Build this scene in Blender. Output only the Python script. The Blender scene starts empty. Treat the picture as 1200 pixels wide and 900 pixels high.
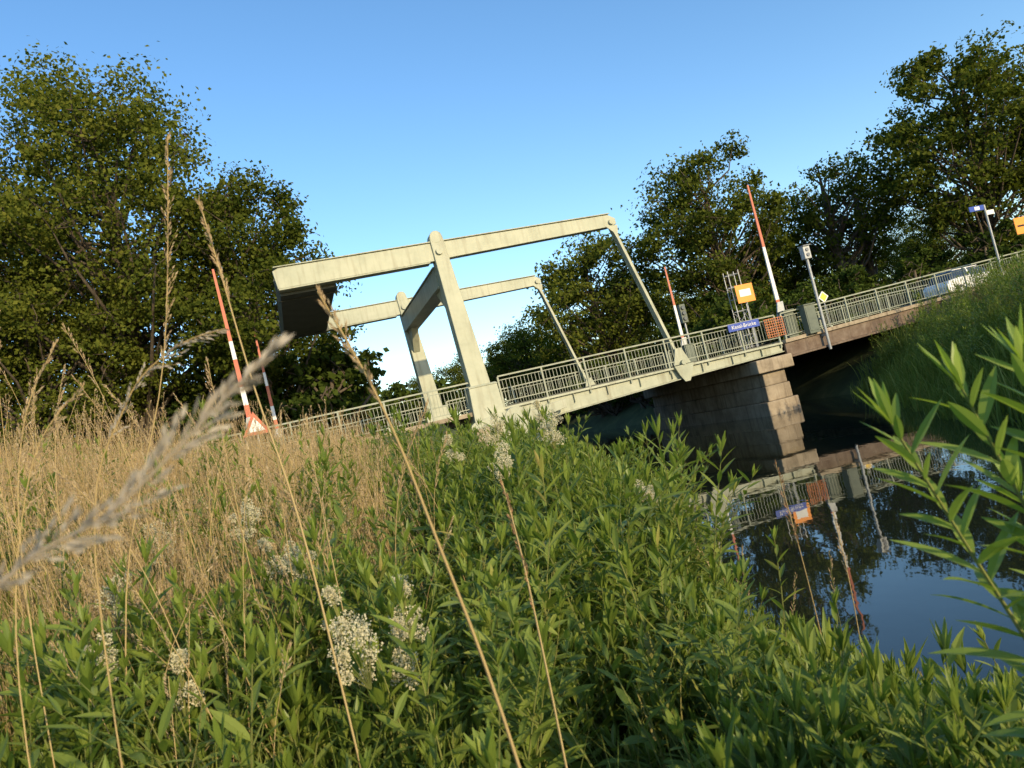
import bpy, math, random
import numpy as np
from mathutils import Vector, Matrix
random.seed(7); rng=np.random.default_rng(7)
scene=bpy.context.scene
scene.view_settings.view_transform='Standard'
scene.view_settings.look='None'
scene.view_settings.exposure=0
# ---------------------------------------------------------------- materials
def newmat(name):
    m=bpy.data.materials.new(name); m.use_nodes=True
    nt=m.node_tree; nt.nodes.clear(); return m,nt
def N(nt,t,**k):
    n=nt.nodes.new(t)
    for a,b in k.items(): setattr(n,a,b)
    return n
def ramp(nt,fac,stops):
    r=N(nt,'ShaderNodeValToRGB'); e=r.color_ramp.elements
    while len(e)<len(stops): e.new(0.5)
    for i,(p,c) in enumerate(stops):
        e[i].position=p; e[i].color=(*c,1)
    nt.links.new(fac,r.inputs[0]); return r.outputs[0]
def leafmat(name,stops,trans=0.35,rough=0.45,spec=0.35,tint=(1.25,1.3,0.6),gloss=False):
    m,nt=newmat(name); L=nt.links
    g=N(nt,'ShaderNodeNewGeometry'); oi=N(nt,'ShaderNodeObjectInfo')
    a=N(nt,'ShaderNodeMath',operation='MULTIPLY'); a.inputs[1].default_value=0.7
    L.new(g.outputs['Random Per Island'],a.inputs[0])
    b=N(nt,'ShaderNodeMath',operation='MULTIPLY_ADD'); b.inputs[1].default_value=0.3
    L.new(oi.outputs['Random'],b.inputs[0]); L.new(a.outputs[0],b.inputs[2])
    c=ramp(nt,b.outputs[0],stops)
    if gloss:
        p=N(nt,'ShaderNodeBsdfPrincipled'); L.new(c,p.inputs['Base Color'])
        p.inputs['Roughness'].default_value=rough; p.inputs['Specular IOR Level'].default_value=spec
    else:
        p=N(nt,'ShaderNodeBsdfDiffuse'); L.new(c,p.inputs['Color'])
    t=N(nt,'ShaderNodeBsdfTranslucent')
    mm=N(nt,'ShaderNodeMix',data_type='RGBA',blend_type='MULTIPLY'); mm.inputs[0].default_value=1
    L.new(c,mm.inputs[6]); mm.inputs[7].default_value=(*tint,1); L.new(mm.outputs[2],t.inputs[0])
    mx=N(nt,'ShaderNodeMixShader'); mx.inputs[0].default_value=trans
    L.new(p.outputs[0],mx.inputs[1]); L.new(t.outputs[0],mx.inputs[2])
    o=N(nt,'ShaderNodeOutputMaterial'); L.new(mx.outputs[0],o.inputs[0]); return m
def surf(name,stops,scale=3,detail=6,rough=0.6,metal=0,bump=0.1,spec=0.4,stretch=(1,1,1),streak=None):
    m,nt=newmat(name); L=nt.links
    tc=N(nt,'ShaderNodeTexCoord'); mp=N(nt,'ShaderNodeMapping'); mp.inputs['Scale'].default_value=stretch
    L.new(tc.outputs['Object'],mp.inputs[0])
    n=N(nt,'ShaderNodeTexNoise'); n.inputs['Scale'].default_value=scale; n.inputs['Detail'].default_value=detail
    n.inputs['Roughness'].default_value=0.65
    L.new(mp.outputs[0],n.inputs['Vector'])
    c=ramp(nt,n.outputs[0],stops)
    if streak:
        n2=N(nt,'ShaderNodeTexNoise'); n2.inputs['Scale'].default_value=1; n2.inputs['Detail'].default_value=5
        mp2=N(nt,'ShaderNodeMapping'); mp2.inputs['Scale'].default_value=(6,6,0.6); L.new(tc.outputs['Object'],mp2.inputs[0]); L.new(mp2.outputs[0],n2.inputs['Vector'])
        r2=ramp(nt,n2.outputs[0],[(0.5,(0,0,0)),(0.72,(0.6,0.6,0.6))])
        mm=N(nt,'ShaderNodeMix',data_type='RGBA'); L.new(r2,mm.inputs[0]); L.new(c,mm.inputs[6]); mm.inputs[7].default_value=(*streak,1)
        c=mm.outputs[2]
    p=N(nt,'ShaderNodeBsdfPrincipled'); L.new(c,p.inputs['Base Color'])
    p.inputs['Roughness'].default_value=rough; p.inputs['Metallic'].default_value=metal; p.inputs['Specular IOR Level'].default_value=spec
    if bump:
        bp=N(nt,'ShaderNodeBump'); bp.inputs['Strength'].default_value=bump; bp.inputs['Distance'].default_value=0.03
        n3=N(nt,'ShaderNodeTexNoise'); n3.inputs['Scale'].default_value=scale*8; n3.inputs['Detail'].default_value=4
        L.new(mp.outputs[0],n3.inputs['Vector']); L.new(n3.outputs[0],bp.inputs['Height']); L.new(bp.outputs[0],p.inputs['Normal'])
    o=N(nt,'ShaderNodeOutputMaterial'); L.new(p.outputs[0],o.inputs[0]); return m
paint=surf('bridge_paint',[(0.25,(0.27,0.285,0.20)),(0.5,(0.36,0.37,0.265)),(0.8,(0.43,0.43,0.315))],scale=1.3,rough=0.5,bump=0.05,streak=(0.20,0.18,0.11))
railpaint=surf('rail_paint',[(0.3,(0.20,0.22,0.16)),(0.7,(0.32,0.335,0.25))],scale=4,rough=0.5,bump=0)
darksteel=surf('dark_steel',[(0.3,(0.05,0.055,0.045)),(0.7,(0.09,0.095,0.075))],scale=2,rough=0.6)
rust=surf('rusty_girder',[(0.3,(0.11,0.07,0.045)),(0.6,(0.19,0.14,0.10)),(0.8,(0.25,0.2,0.15))],scale=3,rough=0.8,streak=(0.06,0.04,0.03))
concrete=surf('concrete',[(0.25,(0.18,0.14,0.09)),(0.55,(0.36,0.29,0.20)),(0.8,(0.46,0.39,0.28))],scale=1.6,rough=0.9,bump=0.3,streak=(0.08,0.055,0.035))
asphalt=surf('asphalt',[(0.3,(0.04,0.04,0.042)),(0.7,(0.065,0.063,0.06))],scale=5,rough=0.9)
white=surf('white_paint',[(0.3,(0.66,0.65,0.62)),(0.7,(0.78,0.77,0.74))],scale=3,rough=0.45,bump=0)
red=surf('red_paint',[(0.3,(0.42,0.10,0.05)),(0.7,(0.53,0.15,0.075))],scale=3,rough=0.45,bump=0)
orange=surf('orange_paint',[(0.3,(0.80,0.26,0.03)),(0.7,(0.88,0.32,0.04))],scale=3,rough=0.45,bump=0)
mesh_orange=surf('faded_orange',[(0.3,(0.45,0.15,0.06)),(0.7,(0.58,0.21,0.08))],scale=3,rough=0.6,bump=0)
yellow=surf('yellow_paint',[(0.3,(0.80,0.50,0.05)),(0.7,(0.85,0.56,0.07))],scale=3,rough=0.45,bump=0)
blue=surf('blue_paint',[(0.3,(0.015,0.05,0.30)),(0.7,(0.02,0.065,0.38))],scale=3,rough=0.4,bump=0)
grey=surf('galvanised',[(0.3,(0.28,0.29,0.29)),(0.7,(0.42,0.43,0.43))],scale=6,rough=0.5,metal=0.3,bump=0)
mastgrey=surf('mast_grey',[(0.3,(0.10,0.11,0.13)),(0.7,(0.17,0.18,0.2))],scale=6,rough=0.5,metal=0.3,bump=0)
cabgreen=surf('cabinet_green',[(0.3,(0.09,0.11,0.085)),(0.7,(0.14,0.16,0.12))],scale=4,rough=0.6,bump=0)
glass=surf('dark_glass',[(0.3,(0.02,0.025,0.03)),(0.7,(0.03,0.035,0.04))],rough=0.08,bump=0,spec=0.8)
rubber=surf('rubber',[(0.3,(0.02,0.02,0.02)),(0.7,(0.03,0.03,0.03))],rough=0.9,bump=0)
bark=surf('bark',[(0.3,(0.05,0.038,0.026)),(0.7,(0.13,0.10,0.07))],scale=3,rough=0.95,bump=0.6,stretch=(2,2,0.5))
oakleaf=leafmat('tree_leaves',[(0.0,(0.034,0.052,0.010)),(0.4,(0.078,0.098,0.016)),(0.75,(0.120,0.136,0.022)),(1.0,(0.165,0.168,0.03))],trans=0.34)
bushleaf=leafmat('bush_leaves',[(0.0,(0.024,0.042,0.010)),(0.5,(0.05,0.074,0.015)),(1.0,(0.09,0.12,0.02))],trans=0.25)
weedleaf=leafmat('weed_leaves',[(0.0,(0.09,0.14,0.022)),(0.35,(0.155,0.21,0.034)),(0.7,(0.22,0.28,0.048)),(0.90,(0.30,0.34,0.07)),(1.0,(0.44,0.35,0.12))],trans=0.4,rough=0.42,gloss=True)
heroleaf=leafmat('willowherb_leaves',[(0.0,(0.17,0.25,0.045)),(0.6,(0.24,0.33,0.06)),(1.0,(0.31,0.39,0.08))],trans=0.45,rough=0.42,gloss=True)
stemgreen=leafmat('stem_green',[(0,(0.12,0.16,0.04)),(1,(0.22,0.21,0.07))],trans=0.1)
straw=leafmat('straw',[(0,(0.36,0.25,0.10)),(0.5,(0.50,0.37,0.17)),(1,(0.62,0.49,0.25))],trans=0.3,rough=0.6,tint=(1.2,1.05,0.8))
seed=leafmat('seed_heads',[(0,(0.36,0.25,0.14)),(0.5,(0.50,0.37,0.21)),(1,(0.62,0.49,0.31))],trans=0.4,rough=0.7,tint=(1.2,1,0.8))
greyseed=leafmat('pale_seed_heads',[(0,(0.40,0.34,0.26)),(1,(0.60,0.53,0.42))],trans=0.4,rough=0.7,tint=(1.1,1,0.9))
redseed=leafmat('sorrel_seeds',[(0,(0.28,0.15,0.08)),(1,(0.42,0.26,0.14))],trans=0.3,tint=(1.2,1,0.8))
blade=leafmat('grass_blades',[(0,(0.09,0.13,0.028)),(0.5,(0.17,0.21,0.045)),(0.8,(0.28,0.29,0.07)),(1,(0.44,0.36,0.15))],trans=0.35)
reedm=leafmat('reed_blades',[(0,(0.10,0.145,0.03)),(0.6,(0.20,0.24,0.05)),(1,(0.36,0.34,0.10))],trans=0.35)
cream=leafmat('cream_flowers',[(0,(0.60,0.54,0.34)),(1,(0.80,0.74,0.52))],trans=0.4,rough=0.8,tint=(1.05,1.02,0.9))
# ---------------------------------------------------------------- mesh builder
class MB:
    def __init__(s): s.v=[];s.f=[];s.m=[]
    def add(s,vs,fs,m=0):
        o=len(s.v); s.v+= [tuple(v) for v in vs]; s.f+=[tuple(i+o for i in f) for f in fs]; s.m+=[m]*len(fs)
    def box(s,x0,x1,y0,y1,z0,z1,m=0):
        s.add([(x0,y0,z0),(x1,y0,z0),(x1,y1,z0),(x0,y1,z0),(x0,y0,z1),(x1,y0,z1),(x1,y1,z1),(x0,y1,z1)],
          [(0,3,2,1),(4,5,6,7),(0,1,5,4),(1,2,6,5),(2,3,7,6),(3,0,4,7)],m)
    def prismy(s,poly,y0,y1,m=0):
        n=len(poly); vs=[(p[0],y0,p[1]) for p in poly]+[(p[0],y1,p[1]) for p in poly]
        s.add(vs,[tuple(range(n)),tuple(range(2*n-1,n-1,-1))]+[(i,i+n,(i+1)%n+n,(i+1)%n) for i in range(n)],m)
    def frustum(s,c0,a0,c1,a1,m=0):
        vs=[]
        for c,a in((c0,a0),(c1,a1)):
            for sx,sy in((-1,-1),(1,-1),(1,1),(-1,1)): vs.append((c[0]+sx*a[0],c[1]+sy*a[1],c[2]))
        s.add(vs,[(0,3,2,1),(4,5,6,7),(0,1,5,4),(1,2,6,5),(2,3,7,6),(3,0,4,7)],m)
    def tube(s,pts,rad,n=6,m=0,cap=True):
        pts=[Vector(p) for p in pts]; k=len(pts)
        if not hasattr(rad,'__len__'): rad=[rad]*k
        vs=[];
        for i,p in enumerate(pts):
            d=(pts[min(i+1,k-1)]-pts[max(i-1,0)]).normalized()
            a=d.cross(Vector((0.13,0.99,0.05)));
            if a.length<0.1: a=d.cross(Vector((1,0,0)))
            a.normalize(); b=d.cross(a)
            for j in range(n):
                t=2*math.pi*j/n; vs.append(p+(a*math.cos(t)+b*math.sin(t))*rad[i])
        fs=[(i*n+j,i*n+(j+1)%n,(i+1)*n+(j+1)%n,(i+1)*n+j) for i in range(k-1) for j in range(n)]
        if cap: fs+=[tuple(range(n-1,-1,-1)),tuple(range((k-1)*n,k*n))]
        s.add(vs,fs,m)
    def bar(s,p0,p1,w,h,m=0):
        p0=Vector(p0);p1=Vector(p1); d=(p1-p0).normalized(); a=d.cross(Vector((0,1,0)))
        if a.length<.1:a=d.cross(Vector((1,0,0)))
        a.normalize(); b=d.cross(a); vs=[]
        for p in(p0,p1):
            for sa,sb in((-1,-1),(1,-1),(1,1),(-1,1)): vs.append(p+a*sa*w/2+b*sb*h/2)
        s.add(vs,[(0,3,2,1),(4,5,6,7),(0,1,5,4),(1,2,6,5),(2,3,7,6),(3,0,4,7)],m)
    def leaf(s,base,d,L,W,droop=0.3,m=0,rows=5,fold=0.25):
        base=Vector(base); d=Vector(d).normalized(); side=d.cross(Vector((0,0,1)))
        if side.length<.05: side=Vector((1,0,0))
        side.normalize(); up=side.cross(d).normalized(); vs=[];fs=[]
        tw=random.uniform(-.5,.5); side=(side*math.cos(tw)+up*math.sin(tw)); up=side.cross(d).normalized()
        for i in range(rows+1):
            t=i/rows; w=W*0.5*(math.sin(math.pi*min(1,t*0.93+0.04))**0.8)*(1-0.35*t) if i<rows else 0.0005
            c=base+d*(L*t)+Vector((0,0,-droop*L*t*t))
            vs+=[c-side*w+up*w*fold,c,c+side*w+up*w*fold]
        for i in range(rows):
            a=i*3; fs+=[(a,a+1,a+4,a+3),(a+1,a+2,a+5,a+4)]
        s.add(vs,fs,m)
    def strip(s,pts,w,side,m=0):
        vs=[];k=len(pts); side=Vector(side)
        for i,p in enumerate(pts):
            ww=w*(1-(i/(k-1))**2*0.95)*0.5; p=Vector(p); vs+=[p-side*ww,p+side*ww]
        s.add(vs,[(2*i,2*i+1,2*i+3,2*i+2) for i in range(k-1)],m)
    def quad(s,c,d,L,W,m=0):
        c=Vector(c);d=Vector(d).normalized(); r=Vector((random.uniform(-1,1),random.uniform(-1,1),random.uniform(-1,1)))
        a=d.cross(r); a.normalize()
        s.add([c,c+d*L*.45+a*W*.5,c+d*L,c+d*L*.45-a*W*.5],[(0,1,2,3)],m)
    def mesh(s,name,mats):
        me=bpy.data.meshes.new(name); me.from_pydata(s.v,[],s.f)
        for m in mats: me.materials.append(m)
        me.polygons.foreach_set('material_index',s.m); me.update(); return me
    def obj(s,name,mats,parent=None,coll=None,bevel=0,smooth=False,loc=None,rotz=None):
        o=bpy.data.objects.new(name,s.mesh(name,mats))
        (coll or scene.collection).objects.link(o)
        if parent: o.parent=parent
        if bevel:
            b=o.modifiers.new('bev','BEVEL'); b.width=bevel; b.segments=2; b.limit_method='ANGLE'
        if smooth: o.data.polygons.foreach_set('use_smooth',[True]*len(o.data.polygons))
        if loc is not None: o.location=loc
        if rotz is not None: o.rotation_euler=(0,0,rotz)
        return o
def empty(name,loc=(0,0,0),rotz=0):
    e=bpy.data.objects.new(name,None); e.location=loc; e.rotation_euler=(0,0,rotz); scene.collection.objects.link(e); return e
# ---------------------------------------------------------------- site layout
BA=math.atan2(.287,.958); OX,OY=-1.39,26.0
ex,ey=math.cos(BA),math.sin(BA)
def LW(s,t,z=0): return (OX+ex*s-ey*t, OY+ey*s+ex*t, z)
def roadz(s): return 2.75+np.clip(s-12.3,0,14)*0.03
def shoreL(y): return np.interp(y,[-60,-10,0,5,12,26,40,80,200],[3,2,1.6,1.5,1.2,1.2,-3,-15,-50])
def shoreR(y): return np.interp(y,[-60,0,5,12,20,28,40,80,200],[5,6,6.6,7.8,10,13.2,10,-2,-37])
def ground(x,y):
    x=np.asarray(x,float);y=np.asarray(y,float)
    u=shoreL(y)-x; v=x-shoreR(y)
    zl=np.interp(u,[-3,-.5,0,.6,1.3,2.7,5,8,12],[-1.5,-.6,0,.55,1.05,1.35,1.85,2.3,2.55])
    zr=np.interp(v,[-3,-.5,0,1,3,6,12],[-1.5,-.6,0,.7,1.7,2.5,2.8])
    z=np.maximum(zl,zr)
    z=z+0.05*np.sin(x*1.3+y*.7)*np.sin(y*1.1-x*.4)*np.clip(z,0,1)
    dx=x-OX;dy=y-OY; s=dx*ex+dy*ey; t=-dx*ey+dy*ex
    wt=np.clip(1-np.maximum(np.maximum(-0.8-t,t-9.8),0)/3.0,0,1)
    wl=np.clip((-0.6-s)/0.5,0,1); wr=np.clip((s-19.6)/0.5,0,1)
    w=wt*np.maximum(wl,wr)
    return z*(1-w)+(roadz(s)-0.12)*w
xs=np.concatenate([[-1500,-800,-400,-200,-120,-80,-60],np.arange(-45,45.01,0.5),[60,80,120,200,400,800,1500]])
ys=np.concatenate([[-800,-300,-100,-50,-30],np.arange(-15,62.01,0.5),[70,80,100,130,200,400,800,1600,2500]])
GX,GY=np.meshgrid(xs,ys); GZ=ground(GX,GY)
me=bpy.data.meshes.new('ground'); nx,ny=len(xs),len(ys)
V=np.stack([GX.ravel(),GY.ravel(),GZ.ravel()],1)
F=[(j*nx+i,j*nx+i+1,(j+1)*nx+i+1,(j+1)*nx+i) for j in range(ny-1) for i in range(nx-1)]
me.from_pydata(V.tolist(),[],F); me.polygons.foreach_set('use_smooth',[True]*len(F))
gm=surf('meadow_soil',[(0.25,(0.030,0.035,0.014)),(0.5,(0.05,0.065,0.02)),(0.7,(0.09,0.10,0.035)),(0.9,(0.15,0.12,0.06))],scale=0.9,rough=0.95,bump=0.5)
me.materials.append(gm)
go=bpy.data.objects.new('ground',me); scene.collection.objects.link(go)
# water
wm,nt=newmat('canal_water'); L=nt.links
p=N(nt,'ShaderNodeBsdfPrincipled'); p.inputs['Base Color'].default_value=(0.016,0.020,0.012,1); p.inputs['Roughness'].default_value=0.02; p.inputs['IOR'].default_value=1.45
tc=N(nt,'ShaderNodeTexCoord'); mp=N(nt,'ShaderNodeMapping'); mp.inputs['Scale'].default_value=(1.0,0.6,1)
n=N(nt,'ShaderNodeTexNoise'); n.inputs['Scale'].default_value=2.2; n.inputs['Detail'].default_value=3
b=N(nt,'ShaderNodeBump'); b.inputs['Strength'].default_value=0.04; b.inputs['Distance'].default_value=0.05
L.new(tc.outputs['Object'],mp.inputs[0]);L.new(mp.outputs[0],n.inputs['Vector']);L.new(n.outputs[0],b.inputs['Height']);L.new(b.outputs[0],p.inputs['Normal'])
o=N(nt,'ShaderNodeOutputMaterial');L.new(p.outputs[0],o.inputs[0])
WZ=0.10
mb=MB(); mb.add([(-80,-60,WZ),(40,-60,WZ),(40,220,WZ),(-80,220,WZ)],[(0,1,2,3)]); mb.obj('canal_water',[wm])
# ---------------------------------------------------------------- drawbridge
B=empty('drawbridge',(OX,OY,0),BA)
W=9.0
mb=MB()
for t0 in(0,W):
    poly=[(-5.44,8.02),(-5.50,8.62),(-5.3,8.70),(6.45,8.66),(6.7,8.5),(6.7,8.28),(6.4,8.22),(0.5,8.10),(-0.5,8.05)]
    mb.prismy(poly,t0-0.17,t0+0.17)
    mb.prismy([(-5.46,8.72),(6.5,8.68),(6.5,8.72),(-5.46,8.76)],t0-0.21,t0+0.21)
    mb.prismy([(-5.42,7.96),(-0.4,8.0),(-0.4,8.04),(-5.42,8.01)],t0-0.21,t0+0.21)
mb.obj('balance_beams',[paint],B,bevel=0.012)
mb=MB()
mb.prismy([(-5.40,7.86),(-5.46,8.58),(-3.55,8.58),(-3.62,7.86)],0.215,W-0.215)
for t in (0.9,8.1): mb.box(-5.5,-3.52,t-.04,t+.04,7.82,8.62)
mb.obj('counterweight',[darksteel],B,bevel=0.01)
mb=MB()
for t0 in(0,W):
    mb.frustum((0.30,t0,3.4),(0.36,0.28),(-0.02,t0,8.86),(0.23,0.24))
    mb.frustum((0.33,t0,2.2),(0.56,0.42),(0.33,t0,3.55),(0.50,0.38))
    mb.frustum((0.33,t0,3.552),(0.53,0.41),(0.33,t0,3.62),(0.47,0.36))
    mb.tube([(-.02,t0-.245,8.86),(-.02,t0+.245,8.86)],.22,20)
mb.obj('tower_legs',[paint],B,bevel=0.02)
mb=MB()
mb.box(-0.22,0.30,0.26,W-0.26,7.25,7.92)
mb.box(-0.27,0.35,0.26,W-0.26,7.922,7.97); mb.box(-0.27,0.35,0.26,W-0.26,7.20,7.248)
for t0,d in((0.25,1),(W-0.25,-1)):
    vs=[(-0.12,t0,7.24),(-0.12,t0+d*1.1,7.24),(-0.06,t0,6.2),(0.2,t0,7.24),(0.2,t0+d*1.1,7.24),(0.24,t0,6.2)]
    mb.add(vs,[(0,1,2),(3,5,4),(1,4,5,2),(0,3,4,1),(0,2,5,3)])
mb.obj('portal_crossbeam',[paint],B,bevel=0.01)
mb=MB()
for t0 in(0,W):
    mb.tube([(-0.02,t0-.33,8.35),(-0.02,t0+.33,8.35)],0.12,16)
    mb.tube([(6.5,t0-.26,8.38),(6.5,t0+.26,8.38)],0.10,14)
    for dt in(-.13,.13): mb.bar((6.5,t0+dt,8.38),(7.9,t0+dt,2.85),0.10,0.03)
    mb.bar((6.5,t0,8.38),(7.9,t0,2.85),0.04,0.22)
    mb.prismy([(6.25,8.24),(6.72,8.24),(6.68,8.0),(6.58,7.75),(6.5,8.0)],t0-.19,t0-.172)
    mb.prismy([(7.5,2.72),(8.3,2.72),(8.15,2.35),(8.0,2.1),(7.8,2.1),(7.65,2.35)],t0-0.30,t0-0.225)
    mb.prismy([(7.55,2.75),(8.25,2.75),(8.0,3.35),(7.75,3.35)],t0-0.20,t0-0.155)
    mb.tube([(7.9,t0-.34,2.8),(7.9,t0+.26,2.8)],0.09,14)
mb.obj('hangers',[paint],B)
mb=MB()
for t0 in(0,W):
    mb.prismy([(0.9,2.62),(0.9,1.98),(3.2,2.06),(7.8,2.25),(12.25,2.36),(12.25,2.62)],t0-0.10,t0+0.06)
    mb.box(0.9,12.25,t0-0.22,t0+0.14,2.622,2.70)
    mb.prismy([(0.9,1.975),(0.9,1.94),(3.2,2.02),(7.8,2.21),(12.25,2.32),(12.25,2.355),(7.8,2.245),(3.2,2.055)],t0-0.20,t0+0.12)
    for i in range(1,9):
        s=0.9+i*1.3
        mb.box(s-.012,s+.012,t0-0.18,t0-0.101,2.30,2.621)
mb.obj('leaf_girders',[paint],B,bevel=0.006)
mb=MB()
mb.box(0.75,12.3,0.16,W-0.16,2.60,2.745)
for i in range(9): mb.box(1.2+i*1.3,1.35+i*1.3,0.13,W-0.13,2.25,2.60)
mb.obj('deck_leaf',[darksteel],B)
mb=MB()
for t0,sg in((0,-1),(W,1)):
    y0=t0+sg*0.66;y1=t0+sg*0.30
    mb.tube([(1.15,y0,2.20),(1.15,y1,2.20)],0.44,28); mb.tube([(1.15,y0+sg*.06,2.20),(1.15,y0,2.20)],0.22,20); mb.tube([(1.15,y0+sg*.09,2.20),(1.15,y0+sg*.05,2.20)],0.08,14)
    mb.prismy([(-0.9,1.55),(-0.95,2.0),(-0.3,2.40),(0.6,2.55),(1.0,2.55),(1.4,2.2),(1.5,1.75),(1.2,1.5)],min(y0,y1)+.05,max(y0,y1)-.03)
    mb.tube([(-0.25,y0,1.92),(-0.25,y1,1.92)],0.32,24)
    mb.prismy([(1.2,2.35),(3.0,2.5),(3.0,2.2),(1.3,2.0)],min(y0,y1)+.07,max(y0,y1)-.06)
mb.obj('hinge_bearings',[paint],B,bevel=0.012)
mb=MB()
mb.box(-1.2,1.7,-0.7,W+0.7,-1.5,1.45); mb.box(-1.4,0.55,-0.8,W+0.8,1.452,2.18)
mb.box(-8.0,-1.4,-0.55,-0.25,1.2,2.62)
mb.box(19.4,20.6,-0.8,W+0.8,-0.5,2.5)
mb.obj('abutments',[concrete],B,bevel=0.03)
mb=MB()
mb.box(10.75,12.35,-0.45,W+0.45,1.72,2.22); mb.box(11.05,12.05,-0.2,W+0.2,1.2,1.718); mb.box(11.0,12.1,-0.25,W+.25,.62,1.198); mb.box(10.85,12.25,-0.35,W+0.35,-1.5,.618)
mb.obj('pier',[concrete],B,bevel=0.04)
mb=MB()
def slab(mb,s0,s1,t0,t1,a,b,m=0,n=8):
    for i in range(n):
        p0=s0+(s1-s0)*i/n;p1=s0+(s1-s0)*(i+1)/n; z0=float(roadz(p0));z1=float(roadz(p1))
        vs=[(p0,t0,z0+a),(p1,t0,z1+a),(p1,t1,z1+a),(p0,t1,z0+a),(p0,t0,z0+b),(p1,t0,z1+b),(p1,t1,z1+b),(p0,t1,z0+b)]
        mb.add(vs,[(0,3,2,1),(4,5,6,7),(0,1,5,4),(1,2,6,5),(2,3,7,6),(3,0,4,7)],m)
slab(mb,12.35,20.5,-0.2,-0.08,-0.62,-0.12); slab(mb,12.35,20.5,W+.08,W+.2,-0.62,-0.12)
slab(mb,12.35,20.5,-0.34,-0.02,-0.70,-0.622)
mb.obj('approach_girders',[rust],B,bevel=0.008)
mb=MB(); slab(mb,12.35,34,-0.3,0.6,-0.118,0.02); slab(mb,12.35,34,W-.6,W+.3,-0.118,0.02); slab(mb,-16,0.7,-0.3,0.6,-0.118,0.02,n=2); slab(mb,-16,.7,W-.6,W+.3,-0.118,0.02,n=2)
mb.obj('sidewalk_kerbs',[concrete],B)
mb=MB(); slab(mb,-60,0.74,0.602,W-.602,-0.3,-0.08,n=3); slab(mb,12.35,20.5,0.602,W-.602,-0.4,-0.08); slab(mb,20.5,80,.602,W-.602,-0.4,-0.08,n=4)
mb.box(0.76,12.29,0.62,W-.62,2.747,2.765)
mb.obj('road',[asphalt],None,loc=(OX,OY,0),rotz=BA)
mb=MB()
for a in np.arange(-58,-2,6):
    mb.add([(a,4.44,float(roadz(a))-.076),(a+3,4.44,float(roadz(a))-.076),(a+3,4.56,float(roadz(a))-.076),(a,4.56,float(roadz(a))-.076)],[(0,1,2,3)])
mb.obj('road_marking',[white],None,loc=(OX,OY,0),rotz=BA)
def railing(s0,s1,t):
    mb=MB(); n=max(1,round((s1-s0)/1.55)); st=(s1-s0)/n
    for i in range(n+1):
        s=s0+i*st; z=float(roadz(s)); mb.box(s-.03,s+.03,t-.03,t+.03,z-.25,z+1.0)
        if i<n:
            zb=float(roadz(s+st))
            mb.bar((s,t,z+1.02),(s+st,t,zb+1.02),0.05,0.07); mb.bar((s,t,z+.88),(s+st,t,zb+.88),0.025,0.03); mb.bar((s,t,z+.14),(s+st,t,zb+.14),0.03,0.04)
            k=12
            for j in range(1,k):
                q=s+st*j/k; zq=z+(zb-z)*j/k; mb.box(q-.008,q+.008,t-.008,t+.008,zq+.15,zq+.87)
    return mb
for nm,a,b,t in(('railing',-15,0.0,-0.15),('railing',0.95,12.2,-0.15),('railing',12.5,34,-0.15),('railing',-15,0.0,W+.15),('railing',0.95,12.2,W+.15),('railing',12.5,34,W+.15)):
    railing(a,b,t).obj(nm,[railpaint],B)
# ---------------------------------------------------------------- street furniture
def boom(s,t,z0,L_,flip,lean=0):
    e=empty('barrier_boom',LW(s,t,0),BA)
    mb=MB(); zb=float(roadz(s))
    mb.box(-.22,.22,-.18,.18,zb-.2,zb+1.05,0); mb.box(-.25,.25,-.21,.21,zb+1.052,zb+1.1,0)
    mb.prismy([(-.3,zb+.75),(-.12,zb+.6),(.12,zb+.6),(.16,zb+1.5),(-.10,zb+1.5)],.185,.25,1)
    mb.tube([(0,.18,zb+1.0),(0,.32,zb+1.0)],.09,12,1)
    mb.obj('housing',[cabgreen,grey],e,bevel=.01)
    mb=MB(); z=zb+1.0; segs=[(0,.6,1),(.6,L_*.52,0),(L_*.52,L_,1)] if flip>0 else [(0,.9,1),(.9,1.5,0),(1.5,2.4,1),(2.4,3.0,0),(3.0,L_,1)]
    for a,b_,m in segs:
        w0=.085-.05*a/L_; w1=.085-.05*b_/L_
        mb.frustum((lean*a,.29,z+a),(w0,.03),(lean*b_,.29,z+b_-.002),(w1,.025),m)
    mb.obj('pole',[white,red],e)
    return e
boom(12.95,0.1,0,5.3,1); boom(13.5,W-.1,0,4.2,1); 
boom(-7.15,0.1,0,5.4,-1,-0.02); boom(-6.5,W-.1,0,4.8,-1,-.01)
e=empty('signal_post',LW(14.1,-0.45,0),BA)
mb=MB(); mb.tube([(0,0,2.0),(0,0,6.0)],.055,12); mb.box(-.05,.05,0,.3,2.55,2.65); mb.box(-.05,.05,0,.3,3.2,3.28); mb.obj('post',[grey],e)
mb=MB(); mb.box(-.15,.15,-.12,.12,5.6,6.1); mb.box(-.18,.18,-.20,.12,6.102,6.13); mb.tube([(0,-.16,5.95),(0,-.12,5.95)],.07,16,1); mb.tube([(0,-.16,5.75),(0,-.12,5.75)],.07,16,1); mb.obj('signal_head',[grey,mastgrey],e,bevel=.01)
e=empty('control_cabinet',LW(13.6,-0.32,0),BA)
mb=MB(); mb.box(-.24,.24,-.18,.12,2.75,3.85); mb.box(-.28,.28,-.22,.15,3.852,3.9); mb.box(-.2,.2,-.195,-.18,2.85,3.75,1); mb.obj('body',[cabgreen,cabgreen],e,bevel=.01)
mb=MB(); 
for i in range(9): mb.box(-.42+i*.1,-.40+i*.1,-.006,.006,2.95,3.65)
for i in range(8): mb.box(-.43,.43,.0065,.0185,2.95+i*.1,2.97+i*.1)
mb.obj('safety_mesh_panel',[mesh_orange],None,loc=LW(12.1,-.22,0),rotz=BA)
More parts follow.
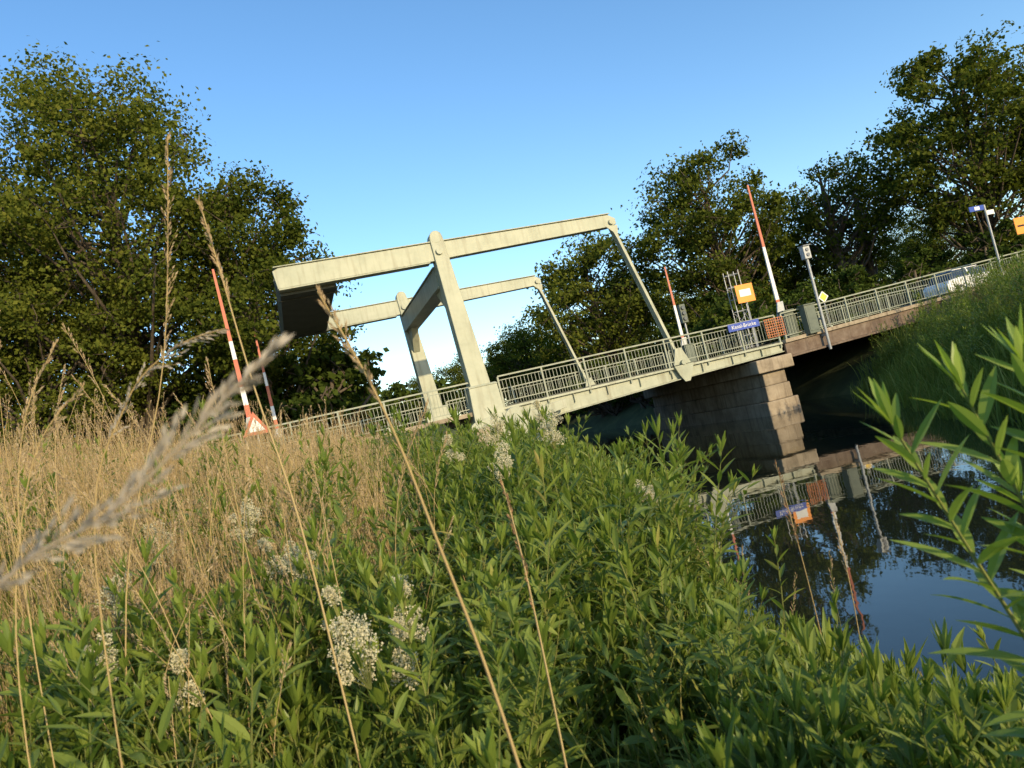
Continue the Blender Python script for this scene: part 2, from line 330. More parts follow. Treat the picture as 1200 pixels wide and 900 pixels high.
def text(txt,size,loc,parent,mat,rot=(math.pi/2,0,0)):
    cu=bpy.data.curves.new('lettering','FONT'); cu.body=txt; cu.size=size; cu.align_x='CENTER'; cu.align_y='CENTER'; cu.extrude=.002
    ob=bpy.data.objects.new('lettering',cu); scene.collection.objects.link(ob); ob.parent=parent; ob.location=loc; ob.rotation_euler=rot; ob.data.materials.append(mat)
e=empty('name_board',LW(10.75,-.26,3.62),BA)
mb=MB(); mb.box(-.68,.68,-.01,.01,-.13,.15); mb.obj('board',[blue],e); text('Kanal-Brücke',.2,(0,-.016,.01),e,white)
e=empty('lattice_mast',LW(16.2,W-1.2,0),BA)
mb=MB(); zb=2.8
for a,b_ in((-.3,-.2),(.3,-.2),(.3,.2),(-.3,.2)): mb.tube([(a,b_,zb),(a,b_,6.9)],.024,6)
for i in range(7):
    z=3.0+i*.62
    for c in(((-.3,-.2),(.3,-.2)),((.3,-.2),(.3,.2)),((.3,.2),(-.3,.2)),((-.3,.2),(-.3,-.2))):
        mb.tube([(c[0][0],c[0][1],z),(c[1][0],c[1][1],z)],.015,5); 
        if i%2==0 and i<6: mb.tube([(c[0][0],c[0][1],z),(c[1][0],c[1][1],z+.62)],.012,5)
mb.obj('frame',[grey],e)
e=empty('orange_sign',LW(16.45,W-1.6,0),BA)
mb=MB(); mb.box(-.5,.5,-.01,.01,5.2,6.1,0); mb.box(-.32,.32,-.016,-.0115,5.50,5.85,1); mb.tube([(0,.04,2.8),(0,.04,6.1)],.03,8,2); mb.obj('panel',[orange,white,grey],e)
e=empty('priority_sign',LW(22.6,W+.5,0),BA)
mb=MB(); mb.tube([(0,.05,2.8),(0,.05,5.1)],.03,8,2)
mb.prismy([(-.33,4.8),(0,5.13),(.33,4.8),(0,4.47)],0,.02,1); mb.prismy([(-.24,4.8),(0,5.04),(.24,4.8),(0,4.56)],-.012,-.002,0); mb.obj('panel',[yellow,white,grey],e)
e=empty('traffic_light',LW(13.9,W+.3,0),BA)
mb=MB(); mb.tube([(0,0,2.7),(0,0,5.6)],.05,10,0); mb.box(-.16,.16,-.14,.10,5.0,5.95,1)
for z in(5.2,5.48,5.76): mb.tube([(0,-.22,z),(0,-.14,z)],.10,14,2)
mb.obj('head_and_pole',[grey,cabgreen,glass],e,bevel=.01)
e=empty('street_name_sign',(19.0,29.0,0),BA)
mb=MB(); mb.tube([(0,0,2.6),(0,0,5.95)],.04,10,0); mb.box(-.75,-.02,-.012,.012,5.77,5.96,1); mb.box(-.5,-.25,-.016,-.0125,5.80,5.93,2); mb.box(.03,.4,-.012,.012,5.55,5.72,2); mb.obj('post_and_blades',[grey,blue,white],e)
e=empty('direction_sign',(20.9,29.8,0),BA)
mb=MB(); mb.tube([(0,.04,2.6),(0,.04,5.3)],.04,10,0); mb.box(-.55,.55,-.012,.012,4.6,5.25,1); mb.box(-.45,.45,-.017,-.0125,4.88,4.95,2); mb.obj('panel',[grey,orange,rubber],e)
e=empty('warning_sign',LW(-7.0,-.5,0),BA)
mb=MB(); mb.tube([(0,.04,2.5),(0,.04,4.3)],.03,8,2); mb.prismy([(-.42,3.6),(.42,3.6),(0,4.33)],0,.02,0); mb.prismy([(-.26,3.7),(.26,3.7),(0,4.14)],-.012,-.002,1); mb.obj('panel',[red,white,grey],e)
def car(loc,rz,mat):
    e=empty('parked_car',loc,rz); mb=MB()
    prof=[(-2.1,.35),(-2.15,.75),(-1.95,.98),(-1.2,1.05),(1.0,1.0),(1.9,.85),(2.1,.65),(2.1,.35)]
    mb.prismy(prof,-.85,.85)
    mb.obj('body',[mat],e,bevel=.06)
    mb=MB(); vs=[(-1.85,-.78,1.0),(1.05,-.78,1.0),(.35,-.62,1.45),(-1.45,-.62,1.48),(-1.85,.78,1.0),(1.05,.78,1.0),(.35,.62,1.45),(-1.45,.62,1.48)]
    mb.add(vs,[(0,1,2,3),(7,6,5,4),(1,5,6,2),(0,3,7,4)],0); mb.add([vs[3],vs[2],vs[6],vs[7]],[(0,1,2,3)],1); 
    mb.box(-1.4,.3,-.64,.64,1.465,1.5,1); mb.bar((-.5,-.79,1.0),(-.5,-.64,1.46),.08,.03,1)
    mb.obj('cabin',[glass,mat],e)
    mb=MB()
    for x in(-1.35,1.35):
        for y in(-.82,.82): mb.tube([(x,y-.1,.32),(x,y+.1,.32)],.32,20,0); mb.tube([(x,y-.11,.32),(x,y+.11,.32)],.18,14,1)
    mb.obj('wheels',[rubber,grey],e); return e
car(LW(29.6,7.0,3.0),BA,white); car(LW(-17,6.5,2.67),BA,white); car(LW(-22,2.6,2.67),BA,blue)
# ---------------------------------------------------------------- trees
def tree_mesh(name,H,R,cb,ncl,seedv,leaf=0.22,nsub=9,nl=50,sparse=1.0,skew=(0,0),leafm=None):
    r=np.random.default_rng(seedv); random.seed(seedv)
    cz=(cb+H)/2; hz=(H-cb)/2
    C=[];tries=0
    lobes=r.normal(0,1,(5,3)); lobes/=np.linalg.norm(lobes,axis=1)[:,None]; lamp=r.uniform(-.22,.18,5)
    while len(C)<ncl and tries<ncl*80:
        tries+=1
        d=r.normal(0,1,3); d/=np.linalg.norm(d); rad=r.uniform(0.12,1.0)**0.5
        mod=1+sum(a*max(0,d@l)**2 for a,l in zip(lamp,lobes))
        w=1-0.25*max(0,d[2])-0.12*max(0,-d[2])
        c=np.array([d[0]*R*w*mod*rad+skew[0]*.5*(1+d[2]),d[1]*R*w*mod*rad+skew[1]*.5*(1+d[2]),cz+d[2]*hz*.92*mod*rad])
        if all(np.linalg.norm(c-q)>R*0.17 for q in C): C.append(c)
    mb=MB(); tr=R*0.055+0.12
    top=np.array([skew[0]*.6+r.uniform(-.6,.6),skew[1]*.6,cb+(H-cb)*.78])
    tp=[np.array([0,0,-0.3]),np.array([r.uniform(-.2,.2),0,cb*.5]),np.array([r.uniform(-.3,.3),r.uniform(-.3,.3),cb]),np.array([top[0]*.5+r.uniform(-.4,.4),top[1]*.5,(cb+top[2])/2]),top]
    mb.tube(tp,[tr*1.35,tr,tr*.85,tr*.5,tr*.1],9)
    def trunk(z):
        for i in range(4):
            if tp[i][2]<=z<=tp[i+1][2]:
                f=(z-tp[i][2])/(tp[i+1][2]-tp[i][2]); return tp[i]*(1-f)+tp[i+1]*f
        return tp[-1]
    leaves=[];cn=[]
    for c in C:
        hd=math.hypot(c[0],c[1]); z0=min(max(cb*.75,c[2]-hd*r.uniform(.5,.9)-0.6),top[2]-.3); a=trunk(z0)
        mid=a*.5+c*.5+np.array([0,0,-.08*hd])+r.normal(0,.3,3)
        rr=tr*(.34-.18*(z0-cb)/(H-cb))
        mb.tube([a,a*.75+mid*.25+r.normal(0,.1,3),mid,c*.75+mid*.25+r.normal(0,.2,3),c],[rr,rr*.8,rr*.55,rr*.3,.02],5,cap=False)
        rc=R*r.uniform(.13,.27)
        ns=max(3,int(nsub*sparse*r.uniform(.6,1.3)))
        for k in range(ns):
            d=r.normal(0,1,3); d/=np.linalg.norm(d); d[2]*=.75
            sc=c+d*rc*r.uniform(.5,1.15)
            if k<4: mb.tube([c,(c+sc)/2+r.normal(0,.08,3),sc],[.03,.022,.01],3,cap=False)
            m=int(nl*r.uniform(.5,1.4)); sg=rc*r.uniform(.22,.40)
            P=sc+r.normal(0,1,(m,3))*np.array([sg,sg,sg*.6]); leaves.append(P); cn.append(np.tile(d,(m,1)))
    P=np.concatenate(leaves); D=np.concatenate(cn); n=len(P)
    nrm=r.normal(0,1,(n,3))*.6+D*.8+np.array([0,0,.3]); nrm/=np.linalg.norm(nrm,axis=1)[:,None]
    q=r.normal(0,1,(n,3)); a=np.cross(nrm,q); a/=np.linalg.norm(a,axis=1)[:,None]; b=np.cross(nrm,a)
    s=(leaf*r.uniform(.6,1.3,n))[:,None]
    Vq=np.stack([P-a*s*.5,P+b*s*.36+nrm*s*.08,P+a*s*.5,P-b*s*.36+nrm*s*.08],1).reshape(-1,3)
    nb=len(mb.v); nv=nb+4*n; nf0=len(mb.f)
    me=bpy.data.meshes.new(name)
    allv=np.concatenate([np.array([tuple(v) for v in mb.v]),Vq])
    loops=[i for f in mb.f for i in f]; starts=np.cumsum([0]+[len(f) for f in mb.f])
    lo=np.concatenate([np.array(loops),np.arange(nb,nv)]); st=np.concatenate([starts[:-1],starts[-1]+4*np.arange(n)])
    me.vertices.add(nv); me.vertices.foreach_set('co',allv.ravel())
    me.loops.add(len(lo)); me.loops.foreach_set('vertex_index',lo.astype(np.int32))
    me.polygons.add(nf0+n); me.polygons.foreach_set('loop_start',st.astype(np.int32))
    me.materials.append(bark); me.materials.append(leafm or oakleaf)
    me.polygons.foreach_set('material_index',np.array([0]*nf0+[1]*n,dtype=np.int32))
    me.update(calc_edges=True); me.validate()
    return me
def put(name,me,x,y,rz=0,sc=1,dz=0):
    o=bpy.data.objects.new(name,me); scene.collection.objects.link(o); o.location=(x,y,float(ground(x,y))+dz); o.rotation_euler=(0,0,rz); o.scale=(sc,sc,sc); return o
tA=tree_mesh('oak_a',22.5,7.6,2.0,130,11,leaf=.21,nsub=11,nl=52)
tB=tree_mesh('oak_b',16.0,5.4,0.8,100,12,leaf=.20,nsub=11,nl=46)
tC=tree_mesh('oak_c',14.0,6.4,1.6,85,13,leaf=.28,nsub=9,nl=36)
tD=tree_mesh('oak_d',16.5,6.2,2.0,95,15,leaf=.26,nsub=9,nl=42)
tE=tree_mesh('ash_e',14.5,5.4,4.0,48,17,leaf=.24,nsub=7,nl=32,sparse=.8)
put('oak_tree',tA,-17.5,37); put('oak_tree',tB,-12.2,38.5,0.6,1.03); put('oak_tree',tA,-27,38,2.1,1.02); put('oak_tree',tB,-20.5,33.5,2.5,.85)
put('oak_tree',tC,8.0,61,0.3,1.0)
put('oak_tree',tC,2.0,74,1.8,.75)
put('oak_tree',tD,17.3,56,0.5,.98); put('ash_tree',tE,26.2,57,0,1.06); put('oak_tree',tD,33.2,51,2.6,1.06); put('oak_tree',tB,41,51,1.2,1.0); put('oak_tree',tC,23.5,64,4,.8); put('ash_tree',tE,29.5,60,2,.95)
# ---------------------------------------------------------------- instancer
def instancer(name,coll,P,R,S,I):
    me=bpy.data.meshes.new(name); me.from_pydata([tuple(p) for p in P],[],[])
    a=me.attributes.new('rot','FLOAT_VECTOR','POINT'); a.data.foreach_set('vector',np.asarray(R,float).ravel())
    a=me.attributes.new('scl','FLOAT','POINT'); a.data.foreach_set('value',np.asarray(S,float))
    a=me.attributes.new('idx','INT','POINT'); a.data.foreach_set('value',np.asarray(I,np.int32))
    o=bpy.data.objects.new(name,me); scene.collection.objects.link(o)
    ng=bpy.data.node_groups.new(name+'_scatter','GeometryNodeTree')
    ng.interface.new_socket('Geometry',in_out='INPUT',socket_type='NodeSocketGeometry'); ng.interface.new_socket('Geometry',in_out='OUTPUT',socket_type='NodeSocketGeometry')
    gi=ng.nodes.new('NodeGroupInput');gout=ng.nodes.new('NodeGroupOutput')
    ip=ng.nodes.new('GeometryNodeInstanceOnPoints'); ci=ng.nodes.new('GeometryNodeCollectionInfo')
    ci.inputs['Collection'].default_value=coll; ci.inputs['Separate Children'].default_value=True; ci.inputs['Reset Children'].default_value=True
    ip.inputs['Pick Instance'].default_value=True
    def na(nm,ty):
        q=ng.nodes.new('GeometryNodeInputNamedAttribute'); q.data_type=ty; q.inputs[0].default_value=nm; return q.outputs[0]
    ng.links.new(gi.outputs[0],ip.inputs['Points']); ng.links.new(ci.outputs[0],ip.inputs['Instance'])
    ng.links.new(na('rot','FLOAT_VECTOR'),ip.inputs['Rotation']); ng.links.new(na('scl','FLOAT'),ip.inputs['Scale']); ng.links.new(na('idx','INT'),ip.inputs['Instance Index'])
    ng.links.new(ip.outputs[0],gout.inputs[0])
    md=o.modifiers.new('scatter','NODES'); md.node_group=ng; return o
def tcoll(name): return bpy.data.collections.new(name)
U=random.uniform
def template(coll,mb,name,mats): return mb.obj(name,mats,coll=coll)
cb_=tcoll('bush_templates')
for k in range(3):
    me=tree_mesh('bush_%d'%k,3.2,2.0,0.2,28,40+k,leaf=.20,nsub=6,nl=24,leafm=bushleaf)
    ob=bpy.data.objects.new('bush_%d'%k,me); cb_.objects.link(ob)
P=[];
for i in range(30): P.append((-45+i*1.25+U(-.5,.5),U(39,44)))
for i in range(10): P.append((-20+i*1.2,U(36.5,39)))
for i in range(34): P.append((2+i*1.45,U(62,68)))
for i in range(16): P.append((U(-8,6),U(50,70)))
for i in range(14): P.append((14.5+i*1.3,U(46,54)))
for i in range(10): y=40+i*2; P.append((float(shoreR(y))+U(1,4),y))
for i in range(10): y=40+i*2; P.append((float(shoreL(y))-U(1,4),y))
P=[(x,y,float(ground(x,y))-.1) for x,y in P if ground(x,y)>.2]; n=len(P)
instancer('bushes',cb_,P,[(0,0,U(0,6.3)) for _ in P],[U(1.2,1.9) if x<-7 else U(.9,1.5) for x,_,_ in P],rng.integers(0,3,n))
cd=tcoll('distant_tree_templates')
for k,m in enumerate((tC,tD,tB)):
    ob=bpy.data.objects.new('far_%d'%k,m); cd.objects.link(ob)
P=[]
for i in range(36):
    a=math.radians(-54+i*3+U(-1,1)); d=U(110,150); P.append((math.sin(a)*d,math.cos(a)*d))
P=[(x,y,float(ground(x,y))-.5) for x,y in P]; 
instancer('distant_trees',cd,P,[(0,0,U(0,6.3)) for _ in P],[U(.65,1.0) if abs(x/y+.08)<.15 else U(.8,1.15) for x,y,_ in P],rng.integers(0,3,len(P)))
# ---------------------------------------------------------------- plants
def weed_stem(mb,base,tip,leafL,leafW,nl,bare=.15,ms=0,ml=1,r=.004,curve=.04,rows=4):
    base=Vector(base);tip=Vector(tip);H=(tip-base).length; off=Vector((U(-1,1),U(-1,1),0))*curve*H
    def P(t): return base.lerp(tip,t)+off*math.sin(math.pi*t)
    pts=[P(i/5) for i in range(6)]; mb.tube(pts,[r*(1-.7*i/5) for i in range(6)],4,ms,cap=False)
    ax=(tip-base).normalized(); ang=U(0,6.3)
    for i in range(nl):
        t=bare+(1-bare)*(i/nl)**.85; ang+=2.4+U(-.3,.3)
        upk=.35+.85*t**2+U(-.2,.2)
        d=Vector((math.cos(ang),math.sin(ang),0))+ax*upk
        s=(1-.45*t**3)*U(.7,1.2)*(0.7+.3*min(1,t*3))
        mb.leaf(P(t),d,leafL*s,leafW*s,droop=U(.1,.5)*(1-t*.7),m=ml,rows=rows)
    for i in range(6):
        ang+=1.1; d=Vector((math.cos(ang),math.sin(ang),0))*.35+ax
        mb.leaf(P(1),d,leafL*U(.35,.6),leafW*.5,droop=0,m=ml,rows=3)
HC=(.42,.68,.98)
def weedset(nm,rows,lf,dens):
    c=tcoll(nm)
    for hc in range(3):
        for k in range(4):
            mb=MB()
            for q in range((3,3,2)[hc]):
                b=(U(-.09,.09),U(-.09,.09),0); h=HC[hc]*U(.72,1.08)
                t=(b[0]+U(-.2,.2)*h,b[1]+U(-.2,.2)*h,h)
                LL=(.13,.09,.145,.11)[k]*lf; WR=(.23,.30,.18,.26)[k]
                weed_stem(mb,b,t,LL*U(.9,1.1),LL*WR,int(h*(30)*dens*U(.9,1.2))+4,bare=.06,rows=rows)
                if k%2==0 and hc>0:
                    for z in range(3):
                        tt=U(.5,.8); bb=Vector(b).lerp(Vector(t),tt); weed_stem(mb,bb,bb+Vector((U(-.15,.15),U(-.15,.15),U(.12,.25))),LL*.6,LL*.16,8,bare=.2,r=.002,rows=rows)
            template(c,mb,'%s_%02d'%(nm,hc*4+k),[stemgreen,weedleaf])
    return c
cw=weedset('near_weed',4,1.05,1.0); cwf=weedset('far_weed',2,1.25,.65)
cg=tcoll('grass_templates')
for k in range(5):
    mb=MB()
    for q in range(26):
        a=U(0,6.3); b=Vector((U(-.12,.12),U(-.12,.12),0)); h=U(.25,.6); le=U(.15,.5)*h
        d=Vector((math.cos(a),math.sin(a),0)); sd=Vector((-d.y,d.x,0))
        mb.strip([b+d*le*(i/4)**2+Vector((0,0,h*(i/4)*(1-.25*(i/4)**2*le/h*2))) for i in range(5)],U(.004,.009),sd)
    template(cg,mb,'grass_%d'%k,[blade])
def stalk(mb,pts,r,pl,pn,ps,spread,ms=0,mp=1,droopd=(0,0,0)):
    pts=[Vector(p) for p in pts]; k=len(pts)
    mb.tube(pts,[r*(1-.6*i/(k-1)) for i in range(k)],4 if k>8 else 3,ms,cap=False)
    seg=[(pts[i+1]-pts[i]).length for i in range(k-1)]; T=sum(seg)
    def at(l):
        for i in range(k-1):
            if l<=seg[i] or i==k-2: return pts[i].lerp(pts[i+1],min(1,l/seg[i])),(pts[i+1]-pts[i]).normalized()
            l-=seg[i]
    cl=None
    for i in range(pn):
        f=i/pn; p,d=at(T-pl*(1-f))
        env=spread*math.sin(math.pi*min(1,.15+f*.85))**.8
        if cl is None or i%7==0:
            cl=Vector((U(-1,1),U(-1,1),U(-1,1))); cl-=d*cl.dot(d); cl.normalize(); cr_=U(.35,1)
        rd=(cl+Vector((U(-1,1),U(-1,1),U(-1,1)))*.35).normalized()
        ln=env*cr_*((i%7)+1)/7
        q=p+rd*ln*.6+d*ln*1.3+Vector(droopd)*ln
        if i%7==6 and k>8: mb.tube([p,q],[r*.25,r*.12],3,ms,cap=False)
        mb.quad(q,rd*.6+d+Vector(droopd)*.5,ps*U(.6,1.2),ps*.28,mp)
cs=tcoll('straw_templates')
for k in range(7):
    mb=MB()
    for q in range(9):
        a=U(0,6.3); b=Vector((U(-.2,.2),U(-.2,.2),0)); h=U(.7,1.2); le=U(.03,.32); dx,dy=math.cos(a)*le,math.sin(a)*le
        pts=[b+Vector((dx*(i/4)**2.2,dy*(i/4)**2.2,h*(i/4))) for i in range(5)]
        stalk(mb,pts,.002,U(.12,.2),28,.014,U(.012,.04),droopd=(dx*.5,dy*.5,-.1))
        for j in range(2):
            z=U(.1,.6)*h; bb=b+Vector((dx,dy,0))*(z/h)**2.2+Vector((0,0,z)); a2=U(0,6.3); d=Vector((math.cos(a2),math.sin(a2),0)); ln=U(.1,.25)
            mb.strip([bb+d*ln*t+Vector((0,0,ln*(1.3*t-1.5*t*t))) for t in(0,.33,.66,1)],U(.003,.006),Vector((-d.y,d.x,0)),0)
    for q in range(14):
        a=U(0,6.3); b=Vector((U(-.2,.2),U(-.2,.2),0)); h=U(.3,.7); le=U(.1,.4)*h; d=Vector((math.cos(a),math.sin(a),0))
        mb.strip([b+d*le*(i/3)**2+Vector((0,0,h*(i/3))) for i in range(4)],U(.004,.008),Vector((-d.y,d.x,0)),0 if q%2 else 2)
    template(cs,mb,'straw_%d'%k,[straw,seed,blade])
cr=tcoll('reed_templates')
for k in range(4):
    mb=MB()
    for q in range(24):
        a=U(0,6.3); b=Vector((U(-.25,.25),U(-.25,.25),0)); h=U(.7,1.4); le=U(.15,.6)*h; d=Vector((math.cos(a),math.sin(a),0))
        mb.strip([b+d*le*(i/5)**2.3+Vector((0,0,h*(i/5)*(1-.25*(i/5)**3))) for i in range(6)],U(.018,.035),Vector((-d.y,d.x,0)),0)
    template(cr,mb,'reed_%d'%k,[reedm,seed])
cm=tcoll('meadowsweet_templates')
for k in range(4):
    mb=MB(); 
    weed_stem(mb,(0,0,0),(U(-.05,.05),U(-.05,.05),.75),.08,.03,14,bare=.1)
    top=Vector((0,0,.75))
    for c in range(9+k*2):
        a=U(0,6.3); e_=top+Vector((math.cos(a)*U(.0,.05),math.sin(a)*U(.0,.05),U(-.03,.08))); mb.tube([top-Vector((0,0,.05)),e_],[.0015,.001],3,0,cap=False)
        rr=U(.010,.021)
        for j in range(130):
            d=Vector((random.gauss(0,1),random.gauss(0,1),random.gauss(0,1))).normalized(); mb.quad(e_+d*rr*U(.3,1.1),d,.0045,.0045,2)
    template(cm,mb,'meadowsweet_%d'%k,[stemgreen,weedleaf,cream])
def topz(x,y):
    rt=x/max(y,.3)
    lim=2.1-np.interp(y,[.8,1.4,2,3.2,5,12],[.52,.45,.31,.10,-.01,-.1])
    if rt<-.1: lim+=min(.5,(-rt-.1))*.25*y
    if rt>.10:
        lim=min(lim,2.1-np.interp(rt,[.10,.22,.5,.62],[0,.31,.47,.42])*y)
    return lim
def inroad(x,y):
    dx=x-OX;dy=y-OY; s=dx*ex+dy*ey;t=-dx*ey+dy*ex; return (-.35<t<9.4) or (-1.5<s<2 and t>-1)
def rot(P,tilt=.12): return [(U(-tilt,tilt),U(-tilt,tilt),U(0,6.3)) for _ in P]
def strawness(x,y): return -(x+.20*y)+0.3*math.sin(y*2.1)+.15*math.sin(x*5)
def patch(x,y): return .5+.25*(math.sin(x*4.1+y*1.7+1)+math.sin(y*3.3-x*2.2))
def weeds(n,y0,y1,yc):
    P=[];S=[];I=[]
    for _ in range(n):
        y=y0+(y1-y0)*random.random()**yc; x=U(-.8*y-.3,1.7)
        g=float(ground(x,y))
        if g<.15 or inroad(x,y): continue
        f=strawness(x,y)
        if y>1.9 and f>.1 and random.random()>(.22 if y<4 else .14): continue
        lim=topz(x,y); rt=x/y
        k=.55+.47*patch(x,y)
        h=(lim-g)*U(.72,1.05)*(k if rt<.16 else .92)
        if rt<.14 and random.random()<.14: h=(lim-g)*U(1.0,1.12)+U(0,.07)
        h=min(h,1.08*U(.85,1.0))
        if h<.16: continue
        hc=int(np.argmin([abs(h-q) for q in HC])); s=min(1.25,max(.6,h/HC[hc]))
        P.append((x,y,g-.02)); S.append(s); I.append(hc*4+random.randrange(4))
    return P,S,I
P,S,I=weeds(1150,1.05,3.8,1.2); instancer('weeds',cw,P,rot(P,.2),S,I)
P,S,I=weeds(2000,3.8,14,1.4); instancer('weeds',cwf,P,rot(P,.15),S,I)
P=[];S=[]
for _ in range(4600):
    y=1.5+23.5*random.random()**1.25; x=U(-.85*y-1,1.0)
    g=float(ground(x,y))
    if g<.2 or inroad(x,y): continue
    f=strawness(x,y)+U(-.35,.25)
    if f<0: continue
    if y<2.0 and random.random()>.3: continue
    if y>8 and random.random()<.4: continue
    P.append((x,y,g-.02)); S.append(U(.7,1.05)*(0.78 if y<3 else .9 if y<4 else 1))
instancer('dry_grass',cs,P,rot(P),S,rng.integers(0,7,len(P))); nS=len(P)
P=[];S=[]
for _ in range(1300):
    y=.8+12*random.random()**1.8; x=U(-.85*y-.6,1.7); g=float(ground(x,y))
    if g<.02 or inroad(x,y): continue
    if x/y>-.2 and g>.35 and random.random()<.75: continue
    s=min(U(.7,1.2),(topz(x,y)-g)/.5*U(.8,1.0))
    if s<.2: continue
    P.append((x,y,g-.02)); S.append(s)
instancer('wild_grass',cg,P,rot(P,.2),S,rng.integers(0,5,len(P)))
def rb(n,a,b):
    P=[];S=[]
    for _ in range(n):
        y=U(8,30.5); v=U(a,b); x=float(shoreR(y))+v
        if inroad(x,y) and (x-OX)*ex+(y-OY)*ey>12: 
            if (-(x-OX)*ey+(y-OY)*ex)>-.5: continue
        P.append((x,y,float(ground(x,y))-.03)); S.append(U(.6,1.05))
    return P,S
P,S=rb(700,-.3,2.5); instancer('reeds',cr,P,rot(P),S,rng.integers(0,4,len(P)))
P,S=rb(900,3.5,12.0); instancer('bank_grass',cs,P,rot(P),S,rng.integers(0,7,len(P)))
P,S=rb(900,.8,8); instancer('bank_weeds',cwf,P,rot(P),[s*1.5 for s in S],rng.integers(4,12,len(P)))
Q=[(-.42,1.6,1.80),(-.37,1.52,1.83),(-.47,1.65,1.88),(-.9,2.4,2.05),(-.75,2.2,1.97),(-.1,2.6,2.07),(.12,2.9,2.07),(-1.3,2.6,2.05),(-.3,3.2,2.14),(-1.15,1.9,1.95),(-.15,3.4,2.14),(.5,3.0,1.76),(-1.0,1.7,1.90),(-.40,1.56,1.76),(-.80,1.5,1.82),(-.66,2.0,1.96),(-1.7,2.7,2.05),(.05,3.8,2.14)]
P=[(x,y,z-.85) for x,y,z in Q]; instancer('meadowsweet',cm,P,rot(P,.1),[U(.98,1.1) for _ in P],rng.integers(0,4,len(P)))
def hero(name,pts,r,pl,pn,ps,sp,mats,dd=(0,0,0)):
    pts=[Vector(p) for p in pts]; out=[]
    for i in range(len(pts)-1):
        p0=pts[max(0,i-1)];p1=pts[i];p2=pts[i+1];p3=pts[min(len(pts)-1,i+2)]
        for j in range(6):
            t=j/6; out.append(.5*((2*p1)+(p2-p0)*t+(2*p0-5*p1+4*p2-p3)*t*t+(3*p1-p0-3*p2+p3)*t**3))
    out.append(pts[-1]); mb=MB(); stalk(mb,out,r,pl,pn,ps,sp,0,1,dd); mb.obj(name,mats)
sm=[straw,seed]
hero('tall_grass_stalk',[(-1.0,1.6,1.25),(-.88,1.6,1.94),(-.70,1.6,2.4),(-.588,1.6,2.87)],.0022,.48,230,.012,.028,sm)
hero('tall_grass_stalk',[(-.42,1.4,1.15),(-.43,1.4,1.94),(-.46,1.4,2.27),(-.475,1.4,2.5),(-.485,1.4,2.64)],.0025,.20,150,.011,.012,sm)
hero('tall_grass_stalk',[(-.07,.9,1.1),(-.094,.9,1.70),(-.132,.9,2.02),(-.158,.9,2.17),(-.198,.9,2.306)],.0026,.16,120,.010,.017,sm)
hero('tall_grass_stalk',[(-.40,.36,1.6),(-.32,.36,2.02),(-.245,.35,2.085),(-.189,.35,2.105),(-.125,.35,2.145),(-.10,.35,2.16)],.0013,.20,300,.009,.018,[greyseed,greyseed])
hero('tall_grass_stalk',[(-.62,1.0,1.4),(-.58,1.0,2.05),(-.50,1.0,2.24),(-.42,1.0,2.30),(-.35,1.0,2.31)],.0014,.22,210,.009,.022,[straw,greyseed],(0,0,-.6))
hero('tall_grass_stalk',[(-.9,1.3,1.3),(-.88,1.3,2.0),(-.83,1.3,2.28),(-.74,1.3,2.42)],.0016,.25,170,.010,.025,sm)
hero('tall_grass_stalk',[(-.80,1.1,1.3),(-.78,1.1,1.9),(-.70,1.1,2.2),(-.60,1.1,2.30)],.0016,.22,150,.009,.022,sm,(0.2,0,-.4))
hero('sorrel_stalk',[(-.08,1.3,1.1),(-.06,1.3,1.57),(-.052,1.3,1.85),(-.055,1.3,2.01)],.0025,.22,110,.009,.008,[straw,redseed])
hero('sorrel_stalk',[(.66,2.2,.7),(.68,2.2,1.4),(.675,2.2,1.82)],.0022,.26,110,.011,.018,[straw,redseed])
hero('sorrel_stalk',[(.80,2.4,.7),(.86,2.4,1.3),(.87,2.4,1.60)],.0022,.2,90,.011,.016,[straw,seed])
for i in range(26):
    x=U(-2.2,-.3); y=U(1.6,3.2); g=float(ground(x,y)); h=U(.95,1.45) if x<-.7 else U(.8,1.05); dx=U(-.25,.25)
    hero('tall_grass_stalk',[(x,y,g),(x+dx*.2,y,g+h*.5),(x+dx*.5,y,g+h*.8),(x+dx,y,g+h)],.0017,U(.18,.3),110,.011,U(.012,.03),sm)
for i in range(12):
    x=U(.3,1.1); y=U(2.2,4.5); g=float(ground(x,y)); h=U(.5,.85); dx=U(-.12,.12)
    hero('tall_grass_stalk',[(x,y,g),(x+dx*.2,y,g+h*.5),(x+dx*.5,y,g+h*.8),(x+dx,y,g+h)],.0017,U(.14,.2),80,.011,U(.01,.02),[stemgreen,seed])
mb=MB()
for b_,t_,L_,n_ in(((.60,.72,1.25),(.40,.86,2.0),.11,54),((.62,.70,1.15),(.48,.85,2.02),.12,54),((.64,.70,1.15),(.54,.83,2.03),.12,54),((.66,.62,1.05),(.58,.78,2.0),.12,50),((.62,.66,1.1),(.54,.76,1.90),.115,46),
  ((.62,.9,1.05),(.60,1.0,1.86),.11,40),((.5,.7,1.0),(.49,.8,1.68),.11,36),((.55,.62,1.0),(.50,.72,1.66),.11,36),((.62,.7,1.0),(.6,.75,1.80),.12,44),((.66,.8,1.0),(.62,.88,1.93),.12,44),((.52,.55,1.0),(.44,.62,1.58),.11,34),((.40,.6,1.0),(.34,.70,1.46),.11,34),((.36,.7,1.0),(.32,.78,1.48),.11,34),((.44,.75,1.0),(.42,.82,1.55),.11,34)):
    weed_stem(mb,b_,t_,L_,L_*.24,n_,bare=.2,r=.0045,curve=.02,rows=6)
mb.obj('willowherb_plant',[stemgreen,heroleaf])
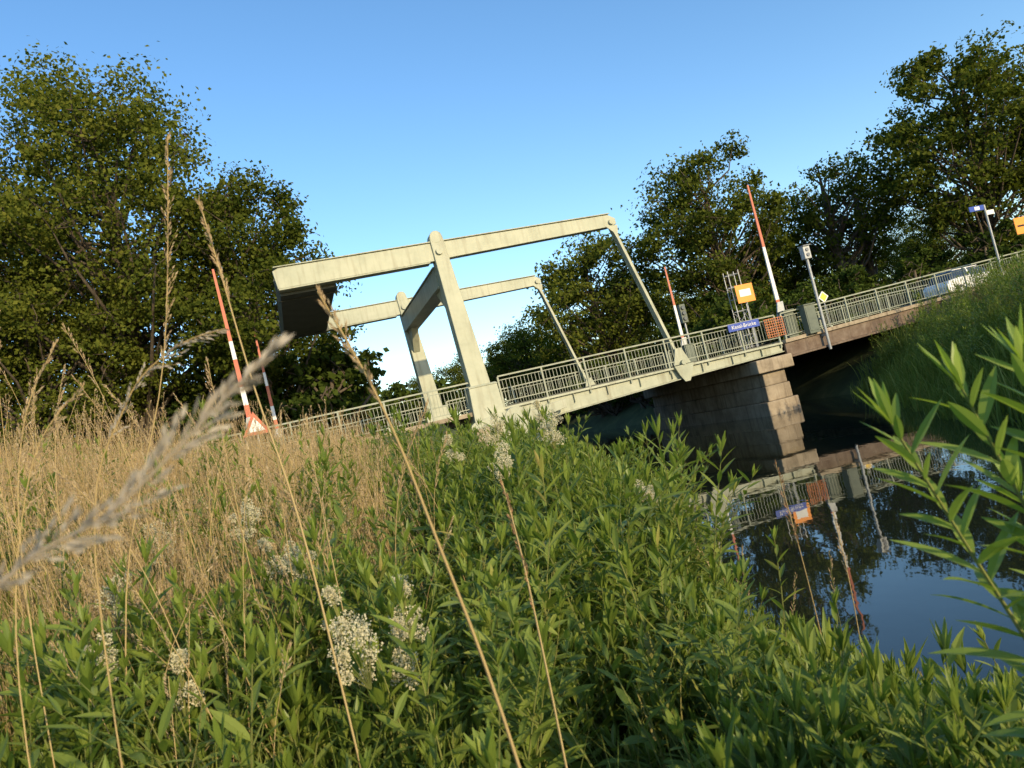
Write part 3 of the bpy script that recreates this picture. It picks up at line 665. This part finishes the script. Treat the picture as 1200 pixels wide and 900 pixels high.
# ---------------------------------------------------------------- light, sky, camera
EL=math.radians(18); AZ=math.radians(146)
w=bpy.data.worlds.new('World'); scene.world=w; w.use_nodes=True; nt=w.node_tree; nt.nodes.clear()
sk=nt.nodes.new('ShaderNodeTexSky'); sk.sky_type='NISHITA'; sk.sun_disc=False; sk.sun_elevation=EL; sk.sun_rotation=AZ; sk.air_density=1.0; sk.dust_density=0.4; sk.ozone_density=2.0
hs=nt.nodes.new('ShaderNodeHueSaturation'); hs.inputs['Saturation'].default_value=1.18; hs.inputs['Value'].default_value=1.75
bg=nt.nodes.new('ShaderNodeBackground'); bg.inputs[1].default_value=0.15; wo=nt.nodes.new('ShaderNodeOutputWorld')
nt.links.new(sk.outputs[0],hs.inputs['Color']); nt.links.new(hs.outputs[0],bg.inputs[0]); nt.links.new(bg.outputs[0],wo.inputs[0])
try:
    w.cycles.sampling_method='NONE'; w.cycles.max_bounces=4
except Exception as ex_: print('w',ex_)
sd=bpy.data.lights.new('sun','SUN'); sd.energy=5.0; sd.angle=math.radians(.5); sd.color=(1,.80,.49)
try: sd.cycles.max_bounces=3
except Exception as ex_: print('s',ex_)
so=bpy.data.objects.new('sun',sd); scene.collection.objects.link(so)
dirv=Vector((math.sin(AZ)*math.cos(EL),math.cos(AZ)*math.cos(EL),math.sin(EL))); so.rotation_euler=dirv.to_track_quat('Z','Y').to_euler(); so.location=(20,-20,20)
cam=bpy.data.cameras.new('camera'); cam.lens=27; cam.sensor_width=36; cam.clip_start=.02; cam.clip_end=6000
cam.dof.use_dof=True; cam.dof.focus_distance=10; cam.dof.aperture_fstop=11
co=bpy.data.objects.new('camera',cam); scene.collection.objects.link(co); scene.camera=co
pt=math.radians(2.86); th=math.radians(13.6)
fw=Vector((0,math.cos(pt),math.sin(pt))); Uv=Vector((0,-math.sin(pt),math.cos(pt))); Rv=Vector((1,0,0))
rc=Rv*math.cos(th)-Uv*math.sin(th); uc=Rv*math.sin(th)+Uv*math.cos(th)
M=Matrix((( rc.x,uc.x,-fw.x,0),(rc.y,uc.y,-fw.y,0),(rc.z,uc.z,-fw.z,2.1),(0,0,0,1))); co.matrix_world=M
print('straw',nS)
